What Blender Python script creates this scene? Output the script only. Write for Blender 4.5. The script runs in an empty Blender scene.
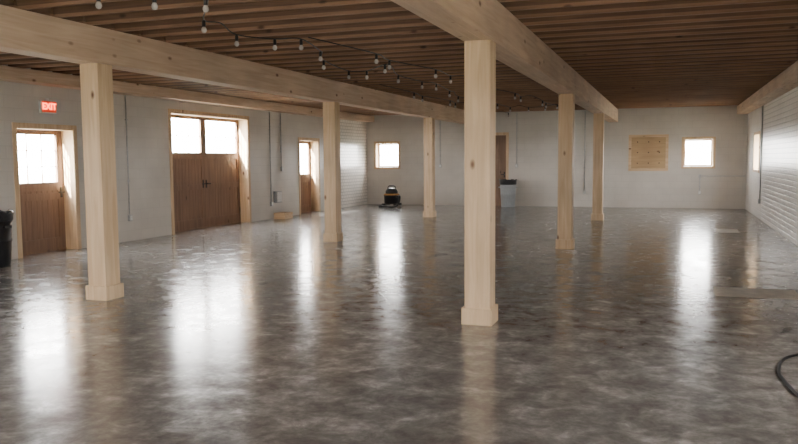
import bpy, bmesh, math, random
from mathutils import Vector, Matrix
random.seed(4)
WL,WR,WB,WF=-9.83,2.10,24.64,-4.40
TH=0.30
CZ=3.00      # underside of joists
DZ=3.24      # underside of deck
XL,XR=-6.01,-1.67

# ------------------------------------------------------------ materials
def new_mat(name):
    m=bpy.data.materials.new(name); m.use_nodes=True
    nt=m.node_tree; b=nt.nodes["Principled BSDF"]
    return m,nt,b
def N(nt,t,**k):
    n=nt.nodes.new(t)
    for a,v in k.items(): setattr(n,a,v)
    return n
def ramp(nt,stops):
    r=N(nt,"ShaderNodeValToRGB"); e=r.color_ramp.elements
    while len(e)<len(stops): e.new(0.5)
    for i,(p,c) in enumerate(stops):
        e[i].position=p; e[i].color=(c[0],c[1],c[2],1)
    return r
def g(v): return (v,v,v)
def simple(name,col,rough=.5,metal=0,emit=None,es=0,nscale=30,var=.12):
    m,nt,b=new_mat(name)
    geo=N(nt,"ShaderNodeNewGeometry"); no=N(nt,"ShaderNodeTexNoise"); no.inputs["Scale"].default_value=nscale
    nt.links.new(geo.outputs["Position"],no.inputs["Vector"])
    r=ramp(nt,[(.3,[c*(1-var) for c in col]),(.7,[min(1,c*(1+var)) for c in col])])
    nt.links.new(no.outputs["Fac"],r.inputs[0]); nt.links.new(r.outputs[0],b.inputs["Base Color"])
    b.inputs["Roughness"].default_value=rough; b.inputs["Metallic"].default_value=metal
    if emit:
        b.inputs["Emission Color"].default_value=(*emit,1); b.inputs["Emission Strength"].default_value=es
    return m
def wood(name,axis,c1,c2,rough=.55,knots=True,knotcol=(.16,.07,.03),plank=None):
    m,nt,b=new_mat(name)
    geo=N(nt,"ShaderNodeNewGeometry"); oi=N(nt,"ShaderNodeObjectInfo")
    add=N(nt,"ShaderNodeVectorMath",operation='ADD')
    mul=N(nt,"ShaderNodeMath",operation='MULTIPLY'); mul.inputs[1].default_value=37
    nt.links.new(oi.outputs["Random"],mul.inputs[0])
    nt.links.new(geo.outputs["Position"],add.inputs[0]); nt.links.new(mul.outputs[0],add.inputs[1])
    mp=N(nt,"ShaderNodeMapping"); s=[14,14,14]; s[axis]=.9; mp.inputs["Scale"].default_value=s
    nt.links.new(add.outputs[0],mp.inputs["Vector"])
    no=N(nt,"ShaderNodeTexNoise"); no.inputs["Scale"].default_value=1.3; no.inputs["Detail"].default_value=5; no.inputs["Distortion"].default_value=.8
    nt.links.new(mp.outputs[0],no.inputs["Vector"])
    r=ramp(nt,[(.3,c2),(.5,[(a+d)/2 for a,d in zip(c1,c2)]),(.68,c1)])
    nt.links.new(no.outputs["Fac"],r.inputs[0])
    out=r.outputs[0]
    n2=N(nt,"ShaderNodeTexNoise"); n2.inputs["Scale"].default_value=1.1
    nt.links.new(add.outputs[0],n2.inputs["Vector"])
    r2=ramp(nt,[(.3,g(.80)),(.7,g(1.0))]); nt.links.new(n2.outputs["Fac"],r2.inputs[0])
    mx=N(nt,"ShaderNodeMixRGB",blend_type='MULTIPLY'); mx.inputs[0].default_value=1
    nt.links.new(out,mx.inputs[1]); nt.links.new(r2.outputs[0],mx.inputs[2]); out=mx.outputs[0]
    if knots:
        mk=N(nt,"ShaderNodeMapping"); s=[4.2,4.2,4.2]; s[axis]=2.2; mk.inputs["Scale"].default_value=s
        nt.links.new(add.outputs[0],mk.inputs["Vector"])
        v=N(nt,"ShaderNodeTexVoronoi"); v.inputs["Scale"].default_value=1.0
        nt.links.new(mk.outputs[0],v.inputs["Vector"])
        rk=ramp(nt,[(.05,g(1)),(.13,g(0))]); nt.links.new(v.outputs["Distance"],rk.inputs[0])
        mm=N(nt,"ShaderNodeMixRGB"); nt.links.new(rk.outputs[0],mm.inputs[0]); nt.links.new(out,mm.inputs[1]); mm.inputs[2].default_value=(*knotcol,1)
        out=mm.outputs[0]
    nt.links.new(out,b.inputs["Base Color"])
    b.inputs["Roughness"].default_value=rough
    bp=N(nt,"ShaderNodeBump"); bp.inputs["Strength"].default_value=.12; bp.inputs["Distance"].default_value=.01
    nt.links.new(no.outputs["Fac"],bp.inputs["Height"]); nt.links.new(bp.outputs[0],b.inputs["Normal"])
    return m
P1=(.82,.62,.40); P2=(.66,.45,.26)
pineZ=wood("pine_vertical",2,P1,P2); pineY=wood("pine_beam",1,(.76,.57,.40),(.60,.41,.27)); pineX=wood("pine_cross",0,P1,P2)
joistM=wood("joist_side_shaded",0,(.21,.12,.07),(.125,.07,.042),.7,True,(.05,.03,.02))  # sides darkened in colour to read as shaded gaps between joists
litEdgeM=wood("joist_edge_lit",0,(.40,.23,.135),(.26,.145,.085),.65,True,(.10,.05,.03))  # paler lower edge: lit joist underside put into the colour
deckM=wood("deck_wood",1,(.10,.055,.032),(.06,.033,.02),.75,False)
doorM=wood("door_wood",2,(.29,.17,.105),(.20,.112,.068),.5,True,(.08,.04,.02))
plyM=wood("plywood_panel",0,(.62,.42,.23),(.50,.33,.17),.6,True,(.18,.09,.04))

def block_wall(name,axis,base=.70,rough=.42,bump=.22,mortar=.93,bh=.2,bw=.4,ms=.010):
    m,nt,b=new_mat(name)
    geo=N(nt,"ShaderNodeNewGeometry"); sp=N(nt,"ShaderNodeSeparateXYZ"); cb=N(nt,"ShaderNodeCombineXYZ")
    nt.links.new(geo.outputs["Position"],sp.inputs[0])
    nt.links.new(sp.outputs[axis],cb.inputs[0]); nt.links.new(sp.outputs[2],cb.inputs[1])
    br=N(nt,"ShaderNodeTexBrick"); br.offset=.5
    br.inputs["Scale"].default_value=1; br.inputs["Brick Width"].default_value=bw; br.inputs["Row Height"].default_value=bh
    br.inputs["Mortar Size"].default_value=ms; br.inputs["Mortar Smooth"].default_value=.4
    c=(base,base*.935,base*.85)
    br.inputs["Color1"].default_value=(*c,1); br.inputs["Color2"].default_value=(*[v*.97 for v in c],1)
    br.inputs["Mortar"].default_value=(*[v*mortar for v in c],1)
    nt.links.new(cb.outputs[0],br.inputs["Vector"])
    no=N(nt,"ShaderNodeTexNoise"); no.inputs["Scale"].default_value=1.2; no.inputs["Detail"].default_value=6
    nt.links.new(geo.outputs["Position"],no.inputs["Vector"])
    r=ramp(nt,[(.3,g(.86)),(.7,g(1))]); nt.links.new(no.outputs["Fac"],r.inputs[0])
    mx=N(nt,"ShaderNodeMixRGB",blend_type='MULTIPLY'); mx.inputs[0].default_value=1
    nt.links.new(br.outputs["Color"],mx.inputs[1]); nt.links.new(r.outputs[0],mx.inputs[2])
    nt.links.new(mx.outputs[0],b.inputs["Base Color"]); b.inputs["Roughness"].default_value=rough
    inv=N(nt,"ShaderNodeMath",operation='SUBTRACT'); inv.inputs[0].default_value=1
    nt.links.new(br.outputs["Fac"],inv.inputs[1])
    bp=N(nt,"ShaderNodeBump"); bp.inputs["Strength"].default_value=bump; bp.inputs["Distance"].default_value=.012
    nt.links.new(inv.outputs[0],bp.inputs["Height"]); nt.links.new(bp.outputs[0],b.inputs["Normal"])
    return m
wallX=block_wall("painted_block_side",1); wallY=block_wall("painted_block_end",0)
glareX=block_wall("block_glare_tone",1,.86,.28,.6,.60,.10,.20,.012)  # glossier block with window glare put in as paler colour, darker joints

def floor_mat():
    m,nt,b=new_mat("polished_concrete")
    geo=N(nt,"ShaderNodeNewGeometry")
    n1=N(nt,"ShaderNodeTexNoise"); n1.inputs["Scale"].default_value=3.6; n1.inputs["Detail"].default_value=9; n1.inputs["Roughness"].default_value=.70; n1.inputs["Distortion"].default_value=.35
    n2=N(nt,"ShaderNodeTexNoise"); n2.inputs["Scale"].default_value=13; n2.inputs["Detail"].default_value=6; n2.inputs["Roughness"].default_value=.65; n2.inputs["Distortion"].default_value=.4
    n3=N(nt,"ShaderNodeTexNoise"); n3.inputs["Scale"].default_value=.45; n3.inputs["Detail"].default_value=3
    for n in (n1,n2,n3): nt.links.new(geo.outputs["Position"],n.inputs["Vector"])
    r1=ramp(nt,[(.35,(.165,.154,.142)),(.49,(.225,.212,.197)),(.57,(.285,.27,.252)),(.66,(.42,.40,.375))])
    nt.links.new(n1.outputs["Fac"],r1.inputs[0])
    r2=ramp(nt,[(.38,g(.86)),(.5,g(.98)),(.62,g(1.14))]); nt.links.new(n2.outputs["Fac"],r2.inputs[0])
    r3=ramp(nt,[(.3,g(.84)),(.7,g(1.12))]); nt.links.new(n3.outputs["Fac"],r3.inputs[0])
    a=N(nt,"ShaderNodeMixRGB",blend_type='MULTIPLY'); a.inputs[0].default_value=1
    nt.links.new(r1.outputs[0],a.inputs[1]); nt.links.new(r2.outputs[0],a.inputs[2])
    c=N(nt,"ShaderNodeMixRGB",blend_type='MULTIPLY'); c.inputs[0].default_value=1
    nt.links.new(a.outputs[0],c.inputs[1]); nt.links.new(r3.outputs[0],c.inputs[2])
    nt.links.new(c.outputs[0],b.inputs["Base Color"])
    rr=ramp(nt,[(.38,g(.13)),(.62,g(.22))]); nt.links.new(n1.outputs["Fac"],rr.inputs[0])
    nt.links.new(rr.outputs[0],b.inputs["Roughness"]); b.inputs["IOR"].default_value=1.62
    bp=N(nt,"ShaderNodeBump"); bp.inputs["Strength"].default_value=.06; bp.inputs["Distance"].default_value=.01
    nt.links.new(n2.outputs["Fac"],bp.inputs["Height"]); nt.links.new(bp.outputs[0],b.inputs["Normal"])
    return m
floorM=floor_mat()
blackM=simple("black_plastic",(.015,.015,.017),.4)
bagM=simple("black_bag",(.02,.02,.022),.3,nscale=60,var=.5)
greyM=simple("grey_plastic",(.36,.38,.39),.5)
metalM=simple("galvanised_metal",(.5,.5,.5),.4,.7)
darkmetalM=simple("dark_metal",(.05,.045,.04),.4,.8)
whiteM=simple("white_plastic",(.75,.75,.72),.4)
yellowM=simple("yellow_plastic",(.40,.18,.03),.4)
boardM=simple("floor_board",(.58,.52,.45),.7,nscale=8)
redM=simple("exit_red",(.8,.03,.01),.4,emit=(1,.10,.03),es=9)
signM=simple("exit_face",(.25,.04,.03),.4,emit=(1,.08,.02),es=.5)
bulbM=simple("bulb_glass",(.36,.33,.30),.06,emit=(1,.85,.7),es=.08)
rubberM=simple("rubber_hose",(.012,.012,.012),.45)
grassM=simple("grass_ground",(.30,.31,.26),.9,nscale=2)
def glass_mat():
    m=bpy.data.materials.new("window_glass"); m.use_nodes=True; nt=m.node_tree; nt.nodes.clear()
    o=N(nt,"ShaderNodeOutputMaterial"); t=N(nt,"ShaderNodeBsdfTransparent"); gl=N(nt,"ShaderNodeBsdfGlossy"); mx=N(nt,"ShaderNodeMixShader")
    gl.inputs["Roughness"].default_value=.05; mx.inputs[0].default_value=.06
    nt.links.new(t.outputs[0],mx.inputs[1]); nt.links.new(gl.outputs[0],mx.inputs[2]); nt.links.new(mx.outputs[0],o.inputs[0])
    return m
glassM=glass_mat()

# ------------------------------------------------------------ mesh builder
class B:
    def __init__(s,name,mats): s.bm=bmesh.new(); s.name=name; s.mats=mats
    def box(s,x0,x1,y0,y1,z0,z1,m=0):
        x0,x1=sorted((x0,x1)); y0,y1=sorted((y0,y1)); z0,z1=sorted((z0,z1))
        v=[s.bm.verts.new(p) for p in [(x0,y0,z0),(x1,y0,z0),(x1,y1,z0),(x0,y1,z0),(x0,y0,z1),(x1,y0,z1),(x1,y1,z1),(x0,y1,z1)]]
        for f in [(0,3,2,1),(4,5,6,7),(0,1,5,4),(1,2,6,5),(2,3,7,6),(3,0,4,7)]:
            fc=s.bm.faces.new([v[i] for i in f]); fc.material_index=m
    def lathe(s,c,prof,m=0,seg=24,axis=2,smooth=True):
        rings=[]
        for r,z in prof:
            ring=[]
            for i in range(seg):
                a=2*math.pi*i/seg; p=[r*math.cos(a),r*math.sin(a),z]
                if axis==0: p=[p[2],p[0],p[1]]
                if axis==1: p=[p[0],p[2],p[1]]
                ring.append(s.bm.verts.new((c[0]+p[0],c[1]+p[1],c[2]+p[2])))
            rings.append(ring)
        for a,b in zip(rings[:-1],rings[1:]):
            for i in range(seg):
                j=(i+1)%seg
                f=s.bm.faces.new((a[i],a[j],b[j],b[i])); f.material_index=m; f.smooth=smooth
        for ring,rev in ((rings[0],True),(rings[-1],False)):
            f=s.bm.faces.new(ring[::-1] if rev else ring); f.material_index=m
    def tube(s,pts,r,m=0,seg=8):
        pts=[Vector(p) for p in pts]; rings=[]
        for i,p in enumerate(pts):
            t=(pts[min(i+1,len(pts)-1)]-pts[max(i-1,0)]).normalized()
            up=Vector((0,0,1)) if abs(t.z)<.9 else Vector((1,0,0))
            a=t.cross(up).normalized(); b=t.cross(a).normalized()
            rings.append([s.bm.verts.new(p+r*(a*math.cos(2*math.pi*k/seg)+b*math.sin(2*math.pi*k/seg))) for k in range(seg)])
        for a,b in zip(rings[:-1],rings[1:]):
            for i in range(seg):
                j=(i+1)%seg; f=s.bm.faces.new((a[i],a[j],b[j],b[i])); f.material_index=m; f.smooth=True
        s.bm.faces.new(rings[0][::-1]).material_index=m; s.bm.faces.new(rings[-1]).material_index=m
    def done(s,bevel=0,parent=None):
        bmesh.ops.recalc_face_normals(s.bm,faces=s.bm.faces[:])
        me=bpy.data.meshes.new(s.name); s.bm.to_mesh(me); s.bm.free()
        for m in s.mats: me.materials.append(m)
        o=bpy.data.objects.new(s.name,me); bpy.context.scene.collection.objects.link(o)
        if len(me.vertices):
            xs=[v.co for v in me.vertices]
            c=Vector([(min(v[i] for v in xs)+max(v[i] for v in xs))/2 for i in range(3)]); c.z=min(v.z for v in xs)
            me.transform(Matrix.Translation(-c)); o.location=c
        if bevel:
            md=o.modifiers.new("bevel","BEVEL"); md.width=bevel; md.segments=2; md.limit_method='ANGLE'
        if parent: o.parent=parent
        return o
def catmull(pts,n=8):
    P=[Vector(p) for p in pts]; P=[P[0]*2-P[1]]+P+[P[-1]*2-P[-2]]; out=[]
    for i in range(1,len(P)-2):
        for k in range(n):
            t=k/n; a,b,c,d=P[i-1],P[i],P[i+1],P[i+2]
            out.append(.5*((2*b)+(c-a)*t+(2*a-5*b+4*c-d)*t*t+(3*b-a-3*c+d)*t**3))
    out.append(P[-2]); return out

class W:
    def __init__(s,side): s.side=side
    def r(s,u0,u1,d0,d1):
        if s.side=='L': return (WL-d0,WL-d1,u0,u1)
        if s.side=='R': return (WR+d0,WR+d1,u0,u1)
        if s.side=='B': return (u0,u1,WB+d0,WB+d1)
        return (u0,u1,WF-d0,WF-d1)
def wbox(b,w,u0,u1,d0,d1,z0,z1,m=0): b.box(*w.r(u0,u1,d0,d1),z0,z1,m)
L,R,Bk,F=W('L'),W('R'),W('B'),W('F')
openL=[(9.60,10.86,0,2.10),(13.65,16.75,0,2.55),(19.55,20.78,0,2.10),(-2.2,-1.2,1.1,2.15),(3.2,4.2,1.1,2.15)]  # last two are unseen windows added to light the near end
openB=[(-9.50,-8.66,1.25,2.09),(-5.92,-4.98,0,2.30),(.36,1.20,1.24,2.08)]
openR=[(21.2,22.5,1.18,2.12),(5.0,5.9,1.2,2.1),(-3.4,-0.9,0,2.40)]  # last two unseen; the wide one is added and sized for fill light
openF=[(-7.4,-6.3,1.1,2.15),(-3.2,-2.1,1.1,2.15)]  # unseen windows put in for light from behind the camera
def wall(name,w,u0,u1,ops,mat,ztop=3.30):
    b=B(name,[mat]); ops=sorted(ops); cur=u0
    for a,c,z0,z1 in ops:
        wbox(b,w,cur,a,0,TH,0,ztop)
        if z0>0: wbox(b,w,a,c,0,TH,0,z0)
        wbox(b,w,a,c,0,TH,z1,ztop); cur=c
    wbox(b,w,cur,u1,0,TH,0,ztop); b.done()
wall("wall_left",L,WF,WB,openL,wallX); wall("wall_right",R,WF,WB,openR,wallX)
wall("wall_back",Bk,WL-TH,WR+TH,openB,wallY); wall("wall_front",F,WL-TH,WR+TH,openF,wallY)
b=B("floor",[floorM]); b.box(WL-TH,WR+TH,WF-TH,WB+TH,-.2,0); b.done()
b=B("ground_outside",[grassM]); b.box(-80,80,-80,100,-.35,-.21); b.done()
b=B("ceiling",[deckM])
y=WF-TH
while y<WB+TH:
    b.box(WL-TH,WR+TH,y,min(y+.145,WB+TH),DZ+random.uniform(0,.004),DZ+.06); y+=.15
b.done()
b=B("ceiling_joists",[joistM,litEdgeM]); y=WF+.1
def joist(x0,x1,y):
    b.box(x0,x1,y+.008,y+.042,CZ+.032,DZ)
    b.box(x0,x1,y,y+.05,CZ,CZ+.03,1)  # strip added to carry the painted lit underside
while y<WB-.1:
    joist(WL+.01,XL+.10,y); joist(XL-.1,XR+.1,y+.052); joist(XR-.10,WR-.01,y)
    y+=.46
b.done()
for X in (XL,XR):
    b=B("ceiling_beam",[pineY])
    for i,x in enumerate((-.135,-.045,.045)):
        b.box(X+x,X+x+.089,WF,WB,2.614,CZ)
    b.done(.004)
b=B("trim_1",[pineY]); b.box(WL,WL+.30,WF,WB,2.80,CZ); b.done(.005)
b=B("trim_2",[pineY]); b.box(WR-.30,WR,WF,WB,2.77,CZ); b.done(.005)
for X in (XR,XL):
    for Y in (.75,7.03,13.31,19.53):
        b=B("timber_post",[pineZ]); a=.12; q=.145
        b.box(X-a,X+a,Y-a,Y+a,.0,2.613)
        b.box(X-q,X+q,Y-q,Y-a,0,.16); b.box(X-q,X+q,Y+a,Y+q,0,.16)
        b.box(X-q,X-a,Y-a,Y+a,0,.16); b.box(X+a,X+q,Y-a,Y+a,0,.16)
        b.done(.006)

tn=[3]
def lining(w,u0,u1,z0,z1,sill,cas=.07,mat=None):
    mz=pineZ
    b=B("trim_%d"%tn[0],[mz]); tn[0]+=1; t=.02
    wbox(b,w,u0,u0+t,-.015,TH,z0,z1); wbox(b,w,u1-t,u1,-.015,TH,z0,z1); wbox(b,w,u0+t,u1-t,-.015,TH,z1-t,z1)
    wbox(b,w,u0-cas,u0,-.02,0,z0-(cas if sill else 0),z1+cas); wbox(b,w,u1,u1+cas,-.02,0,z0-(cas if sill else 0),z1+cas)
    wbox(b,w,u0,u1,-.02,0,z1,z1+cas)
    if sill:
        wbox(b,w,u0+t,u1-t,-.03,TH,z0,z0+t); wbox(b,w,u0,u1,-.02,0,z0-cas,z0)
    b.done(.003)
wn=[1]
def window(w,u0,u1,z0,z1,cols=1,rows=2,d=.22,extra=True):
    lining(w,u0,u1,z0,z1,True,.05)
    b=B("window_%d"%wn[0],[pineZ,glassM]); wn[0]+=1
    u0+=.022;u1-=.022;z0+=.022;z1-=.022;fr=.045
    wbox(b,w,u0,u0+fr,d,d+.05,z0,z1); wbox(b,w,u1-fr,u1,d,d+.05,z0,z1)
    wbox(b,w,u0+fr,u1-fr,d,d+.05,z0,z0+fr); wbox(b,w,u0+fr,u1-fr,d,d+.05,z1-fr,z1)
    for i in range(1,cols):
        u=u0+(u1-u0)*i/cols; wbox(b,w,u-.012,u+.012,d+.012,d+.04,z0+fr,z1-fr)
    for i in range(1,rows):
        z=z0+(z1-z0)*i/rows; wbox(b,w,u0+fr,u1-fr,d+.01,d+.042,z-.012,z+.012)
    wbox(b,w,u0+fr,u1-fr,d+.022,d+.028,z0+fr,z1-fr,1)
    b.done()
def leaf(b,w,u0,u1,z0,z1,gz0,gz1,cols,rows,st=.11,d=.24,hinge_left=True):
    dd=d+.05
    wbox(b,w,u0,u1,d-.01,dd+.01,0,z0)          # threshold
    wbox(b,w,u0,u0+st,d,dd,z0,z1); wbox(b,w,u1-st,u1,d,dd,z0,z1)
    wbox(b,w,u0+st,u1-st,d,dd,z0,z0+.2); wbox(b,w,u0+st,u1-st,d,dd,gz1,z1)
    wbox(b,w,u0+st,u1-st,d,dd,gz0-.14,gz0)
    zm=.95; wbox(b,w,u0+st,u1-st,d,dd,zm-.06,zm+.06)
    n=max(3,round((u1-u0-2*st)/.12)); s=(u1-u0-2*st)/n
    for i in range(n):
        wbox(b,w,u0+st+i*s+.003,u0+st+(i+1)*s-.003,d+.015,dd-.008,z0+.2,gz0-.14)
    wbox(b,w,u0+st,u1-st,d+.03,dd-.012,z0+.2,gz0-.14)
    for i in range(1,cols):
        u=u0+st+(u1-u0-2*st)*i/cols; wbox(b,w,u-.008,u+.008,d+.018,d+.032,gz0,gz1)
    for i in range(1,rows):
        z=gz0+(gz1-gz0)*i/rows; wbox(b,w,u0+st,u1-st,d+.018,d+.032,z-.008,z+.008)
    if gz1>gz0: wbox(b,w,u0+st,u1-st,d+.022,d+.027,gz0,gz1,1)
    hu=u0+.02 if hinge_left else u1-.02
    for z in (z0+.3,(z0+z1)/2,z1-.25): wbox(b,w,hu-.012,hu+.012,d-.006,d+.002,z-.05,z+.05,2)
    ku=u1-.06 if hinge_left else u0+.06
    wbox(b,w,ku-.02,ku+.02,d-.012,d,.92,1.10,2); wbox(b,w,ku-.012,ku+.012,d-.06,d-.012,1.0,1.025,2)
    s_=-1 if hinge_left else 1
    wbox(b,w,ku,ku+s_*.11,d-.06,d-.045,1.0,1.025,2)
DM=[doorM,glassM,darkmetalM]
lining(L,9.60,10.86,0,2.10,False); b=B("door_1",DM); leaf(b,L,9.622,10.838,.03,2.078,1.19,2.0,3,3,.13); b.done()
lining(L,13.65,16.75,0,2.55,False)
b=B("door_2",DM); leaf(b,L,13.672,15.198,.03,2.528,1.72,2.46,3,2,.10); leaf(b,L,15.202,16.728,.03,2.528,1.72,2.46,3,2,.10,hinge_left=False); b.done()
lining(L,19.55,20.78,0,2.10,False); b=B("door_3",DM); leaf(b,L,19.572,20.758,.03,2.078,1.12,2.0,3,3,.13); b.done()
lining(Bk,-5.92,-4.98,0,2.30,False); b=B("door_4",DM); leaf(b,Bk,-5.898,-5.002,.03,2.278,2.0,2.0,1,1,.11,d=.06); b.done()
lining(R,-3.4,-.9,0,2.4,False)  # unseen side opening, added to let fill light in
window(Bk,-9.50,-8.66,1.25,2.09); window(Bk,.36,1.20,1.24,2.08)
window(R,21.2,22.5,1.18,2.12,2,1)
for w,lst in ((L,openL[3:]),(R,openR[1:2]),(F,openF)):  # out-of-view windows, added for their light
    for o in lst: window(w,*o)

b=B("trim_30",[glareX]); wbox(b,L,21.9,WB-.02,-.012,0,.0,2.79); b.done()  # thin slab added to paint window glare onto the left wall
b=B("trim_31",[glareX]); wbox(b,R,12.0,20.4,-.012,0,.0,2.76); b.done()  # same painted glare slab on the right wall

b=B("plywood_wall_panel",[plyM,pineX,darkmetalM])
wbox(b,Bk,-1.16,-.10,-.02,0,1.16,2.18)
for q in ((-1.21,-.06,2.14,2.22),(-1.21,-.06,1.12,1.20)): wbox(b,Bk,q[0],q[1],-.045,-.02,q[2],q[3],1)
for q in ((-1.21,-1.13),(-.14,-.06)): wbox(b,Bk,q[0],q[1],-.045,-.02,1.2,2.14,1)
for u in (-.95,-.63,-.32):
    for z in (1.36,1.68,2.0): b.lathe((u,WB-.03,z),[(.018,-.006),(.018,.008)],2,12,axis=1)
b.done()

root=bpy.data.objects.new("exit_sign",None); bpy.context.scene.collection.objects.link(root); root.location=(WL,10.28,2.35)
b=B("housing",[whiteM,signM]); b.box(WL+.001,WL+.05,10.11,10.45,2.35,2.56); b.box(WL+.001,WL+.03,10.25,10.31,2.56,2.60)
b.box(WL+.05,WL+.053,10.125,10.435,2.365,2.545,1); o=b.done(.002)
o.parent=root; o.matrix_parent_inverse=Matrix.Translation(-Vector(root.location))
cu=bpy.data.curves.new("letters","FONT"); cu.body="EXIT"; cu.size=.15; cu.extrude=.003; cu.align_x='CENTER'; cu.align_y='CENTER'; cu.offset=.003
cu.materials.append(redM)
o=bpy.data.objects.new("letters",cu); bpy.context.scene.collection.objects.link(o)
o.parent=root; o.location=(.058,0,.105); o.rotation_euler=(math.pi/2,0,math.pi/2)

def conduit(w,u,z0,z1,name="electrical_conduit",bw=.075,extra=None):
    b=B(name,[metalM,whiteM])
    x0,x1,y0,y1=w.r(u,u,-.014,-.014)
    b.tube([(x0,y0,z0+.05),(x0,y0,z1)],.013)
    wbox(b,w,u-bw/2,u+bw/2,-.05,-.001,z0-.06,z0+.06,0); wbox(b,w,u-bw/2+.008,u+bw/2-.008,-.055,-.05,z0-.045,z0+.045,1)
    for z in (z0+(z1-z0)*.3,z0+(z1-z0)*.8): wbox(b,w,u-.03,u+.03,-.028,-.001,z,z+.02,0)
    if extra: extra(b)
    return b.done()
conduit(L,12.25,.45,2.79); conduit(L,17.85,.40,2.79); conduit(L,18.45,1.3,2.79); conduit(L,11.15,1.2,2.79); conduit(L,21.3,1.2,2.79)
conduit(Bk,-2.52,.47,2.98); conduit(Bk,-4.65,1.30,2.98); conduit(Bk,-7.2,1.3,2.98)
def ex(b):
    b.tube([(.84,WB-.014,.97),(WR-.02,WB-.014,.97)],.013); wbox(b,Bk,.80,.88,-.05,-.001,.92,1.02)
conduit(Bk,.84,.48,.97,extra=ex)
conduit(R,20.7,.45,2.76)
b=B("electrical_panel",[greyM,whiteM]); wbox(b,L,18.0,18.28,-.10,0,.42,.72); wbox(b,L,18.02,18.26,-.11,-.10,.44,.70,1); b.done(.004)
b=B("wooden_crate",[pineX]); 
for z in (0,.09): b.box(-9.78,-9.45,17.9,18.35,z,z+.07)
b.box(-9.76,-9.47,17.92,18.33,.07,.09); b.done(.003)

def can(name,c,r,hh,body):
    b=B(name,[body,bagM])
    b.lathe(c,[(r*.80,0),(r*.82,.02),(r*.90,hh*.45),(r*.93,hh*.46),(r*.93,hh*.50),(r*.91,hh*.51),(r*.97,hh*.88)],0,32)
    b.lathe(c,[(r*.99,hh*.84),(r*1.03,hh*.87),(r*1.02,hh*.95),(r*1.06,hh*.97),(r*1.03,hh*1.0),(r*.95,hh*1.0),(r*.9,hh*.8)],1,32)
    for s in (-1,1): b.box(c[0]+s*r*.98,c[0]+s*(r*.98+.04),c[1]-.06,c[1]+.06,c[2]+hh*.72,c[2]+hh*.76,0)
    pts=[(c[0]+(r*1.0+.01*math.sin(i*2.3))*math.cos(i*math.pi/12),c[1]+(r*1.0+.01*math.cos(i*3.1))*math.sin(i*math.pi/12),c[2]+hh*1.0+.02*math.sin(i*1.7)) for i in range(25)]
    b.tube(pts,.02,1,6)
    return b.done()
can("trash_can",(-4.84,24.2,0),.26,.84,greyM)
can("trash_can",(-9.48,8.74,0),.28,.80,blackM)
c=(-8.46,23.35,0)
b=B("shop_vacuum",[blackM,yellowM,greyM,rubberM])
b.lathe((c[0],c[1],.10),[(.20,0),(.24,.02),(.25,.25),(.26,.26),(.26,.29)],0,28)
b.lathe((c[0],c[1],.385),[(.263,0),(.263,.015),(.22,.05)],1,28)
b.lathe((c[0],c[1],.43),[(.20,0),(.20,.08),(.15,.15),(.06,.18)],0,28)
b.tube(catmull([(c[0]-.13,c[1],.55),(c[0]-.1,c[1],.67),(c[0]+.1,c[1],.67),(c[0]+.13,c[1],.55)],6),.018,0)
for sx in (-1,1):
    for sy in (-1,1):
        b.box(c[0]+sx*.14,c[0]+sx*.25,c[1]+sy*.14,c[1]+sy*.25,.06,.12,0)
        b.lathe((c[0]+sx*.23-.015,c[1]+sy*.22,.045),[(.045,0),(.045,.03)],2,14,axis=0)
b.tube(catmull([(c[0]+.2,c[1]-.12,.33),(c[0]+.34,c[1]-.2,.36),(c[0]+.36,c[1]-.35,.15),(c[0]+.25,c[1]-.45,.035),(c[0]-.15,c[1]-.4,.035),(c[0]-.34,c[1]-.25,.035),(c[0]-.38,c[1]+.05,.05)],8),.028,3)
b.done()
b=B("floor_hatch",[boardM]); b.box(.50,1.38,9.17,9.80,0,.006); b.box(.56,1.32,9.23,9.74,.006,.009); b.done()
b=B("floor_hatch",[boardM]); b.box(.92,1.36,16.9,17.7,0,.006); b.box(.97,1.31,16.96,17.64,.006,.009); b.done()
b=B("rubber_hose",[rubberM])
b.tube(catmull([(1.75,6.9,.015),(1.2,6.72,.015),(.88,6.45,.015),(.77,6.05,.015),(.77,5.75,.015),(.85,5.3,.015),(1.15,5.0,.015),(1.6,5.1,.015),(1.8,5.6,.015)],8),.012); b.done()

strands=[[(-5.3,4.9),(-4.48,5.30),(-4.08,5.50),(-3.75,5.75),(-4.37,6.66),(-4.55,7.57),(-4.31,8.0),(-4.03,8.11),(-4.25,9.1),(-4.60,9.95),(-4.79,11.29),(-4.53,11.4),(-3.98,10.74),(-4.28,12.18),(-4.24,13.35),(-4.12,13.84),(-4.3,15.4),(-4.51,16.87),(-4.35,18.2),(-4.2,19.6),(-4.15,21.0),(-3.7,21.3),(-3.2,21.0),(-2.8,20.4)],
 [(-4.03,8.3),(-3.6,9.4),(-3.75,10.3),(-3.4,11.4),(-3.5,12.6),(-3.25,13.8),(-3.4,15.0),(-3.1,16.2),(-3.2,17.4),(-2.9,18.6),(-3.0,19.8),(-2.7,21.2),(-2.8,22.6)],
 [(-5.3,14.0),(-5.0,15.2),(-5.2,16.4),(-4.9,17.6),(-5.1,18.8),(-4.8,20.2),(-5.0,21.6),(-4.6,23.0)]]
b=B("string_lights",[rubberM,bulbM])
for si,bp in enumerate(strands):
    wire=[(bp[0][0],bp[0][1],2.975)]
    for i,(x,y) in enumerate(bp[1:]):
        z=2.83 if si==0 else 2.80+.03*(i%2); wz=z+.10
        wire.append((x,y,wz))
        if i%4==3 and i+2<len(bp): wire.append((x*.5+bp[i+2][0]*.5,y*.5+bp[i+2][1]*.5,2.975))
        b.lathe((x,y,z),[(.005,-.030),(.019,-.024),(.028,-.004),(.025,.013),(.014,.033)],1,12)
        b.lathe((x,y,z),[(.018,.030),(.018,.085),(.008,.10)],0,10)
    b.tube(catmull(wire,6),.007,0,6)
b.done()

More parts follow.
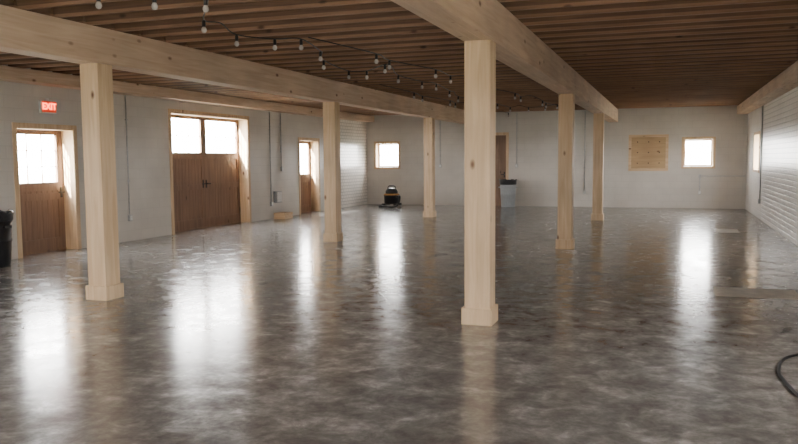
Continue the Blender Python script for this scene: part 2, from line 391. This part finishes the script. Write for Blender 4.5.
# ------------------------------------------------------------ light
w=bpy.data.worlds.new("World"); bpy.context.scene.world=w; w.use_nodes=True; nt=w.node_tree
bg=nt.nodes["Background"]
tc=N(nt,"ShaderNodeTexCoord"); sp=N(nt,"ShaderNodeSeparateXYZ"); r=ramp(nt,[(0,(1,.98,.95)),(1,(.97,.98,1))])
nt.links.new(tc.outputs["Generated"],sp.inputs[0]); nt.links.new(sp.outputs[2],r.inputs[0]); nt.links.new(r.outputs[0],bg.inputs[0])
bg.inputs[1].default_value=64
sl=bpy.data.lights.new("sun","SUN"); sl.energy=140; sl.angle=.02; sl.color=(1,.95,.87)
so=bpy.data.objects.new("sun",sl); bpy.context.scene.collection.objects.link(so); so.location=(-20,-30,15)
so.rotation_euler=Vector((.17,.93,-.33)).to_track_quat('-Z','Y').to_euler()
def portal(w,u0,u1,z0,z1):
    l=bpy.data.lights.new("daylight_portal","AREA"); l.shape='RECTANGLE'; l.size=u1-u0; l.size_y=z1-z0
    l.cycles.is_portal=True
    o=bpy.data.objects.new("daylight_portal",l); bpy.context.scene.collection.objects.link(o)
    x0,x1,y0,y1=w.r(u0,u1,TH,TH); o.location=((x0+x1)/2,(y0+y1)/2,(z0+z1)/2)
    d={'L':(1,0,0),'R':(-1,0,0),'B':(0,-1,0),'F':(0,1,0)}[w.side]
    o.rotation_euler=Vector(d).to_track_quat('-Z','Z').to_euler()
portal(L,9.75,10.71,1.19,2.0); portal(L,13.77,16.63,1.72,2.46); portal(L,19.7,20.63,1.12,2.0)
for o in openL[3:]: portal(L,*o)
portal(Bk,*openB[0]); portal(Bk,*openB[2])
for o in openR: portal(R,*o)
for o in openF: portal(F,*o)

# ------------------------------------------------------------ camera
ps,th,ro=.3384,.0820,-.0076
fw=Vector((-math.sin(ps)*math.cos(th),math.cos(ps)*math.cos(th),-math.sin(th)))
r0=Vector((math.cos(ps),math.sin(ps),0)); u0=r0.cross(fw)
r2=math.cos(ro)*r0+math.sin(ro)*u0; u2=-math.sin(ro)*r0+math.cos(ro)*u0
cam=bpy.data.cameras.new("camera"); cam.sensor_width=36; cam.lens=770.07/798*36; cam.clip_end=300
co=bpy.data.objects.new("camera",cam); bpy.context.scene.collection.objects.link(co)
M=Matrix.Identity(4)
for i in range(3): M[i][0]=r2[i]; M[i][1]=u2[i]; M[i][2]=-fw[i]
M[2][3]=1.55; co.matrix_world=M
bpy.context.scene.camera=co
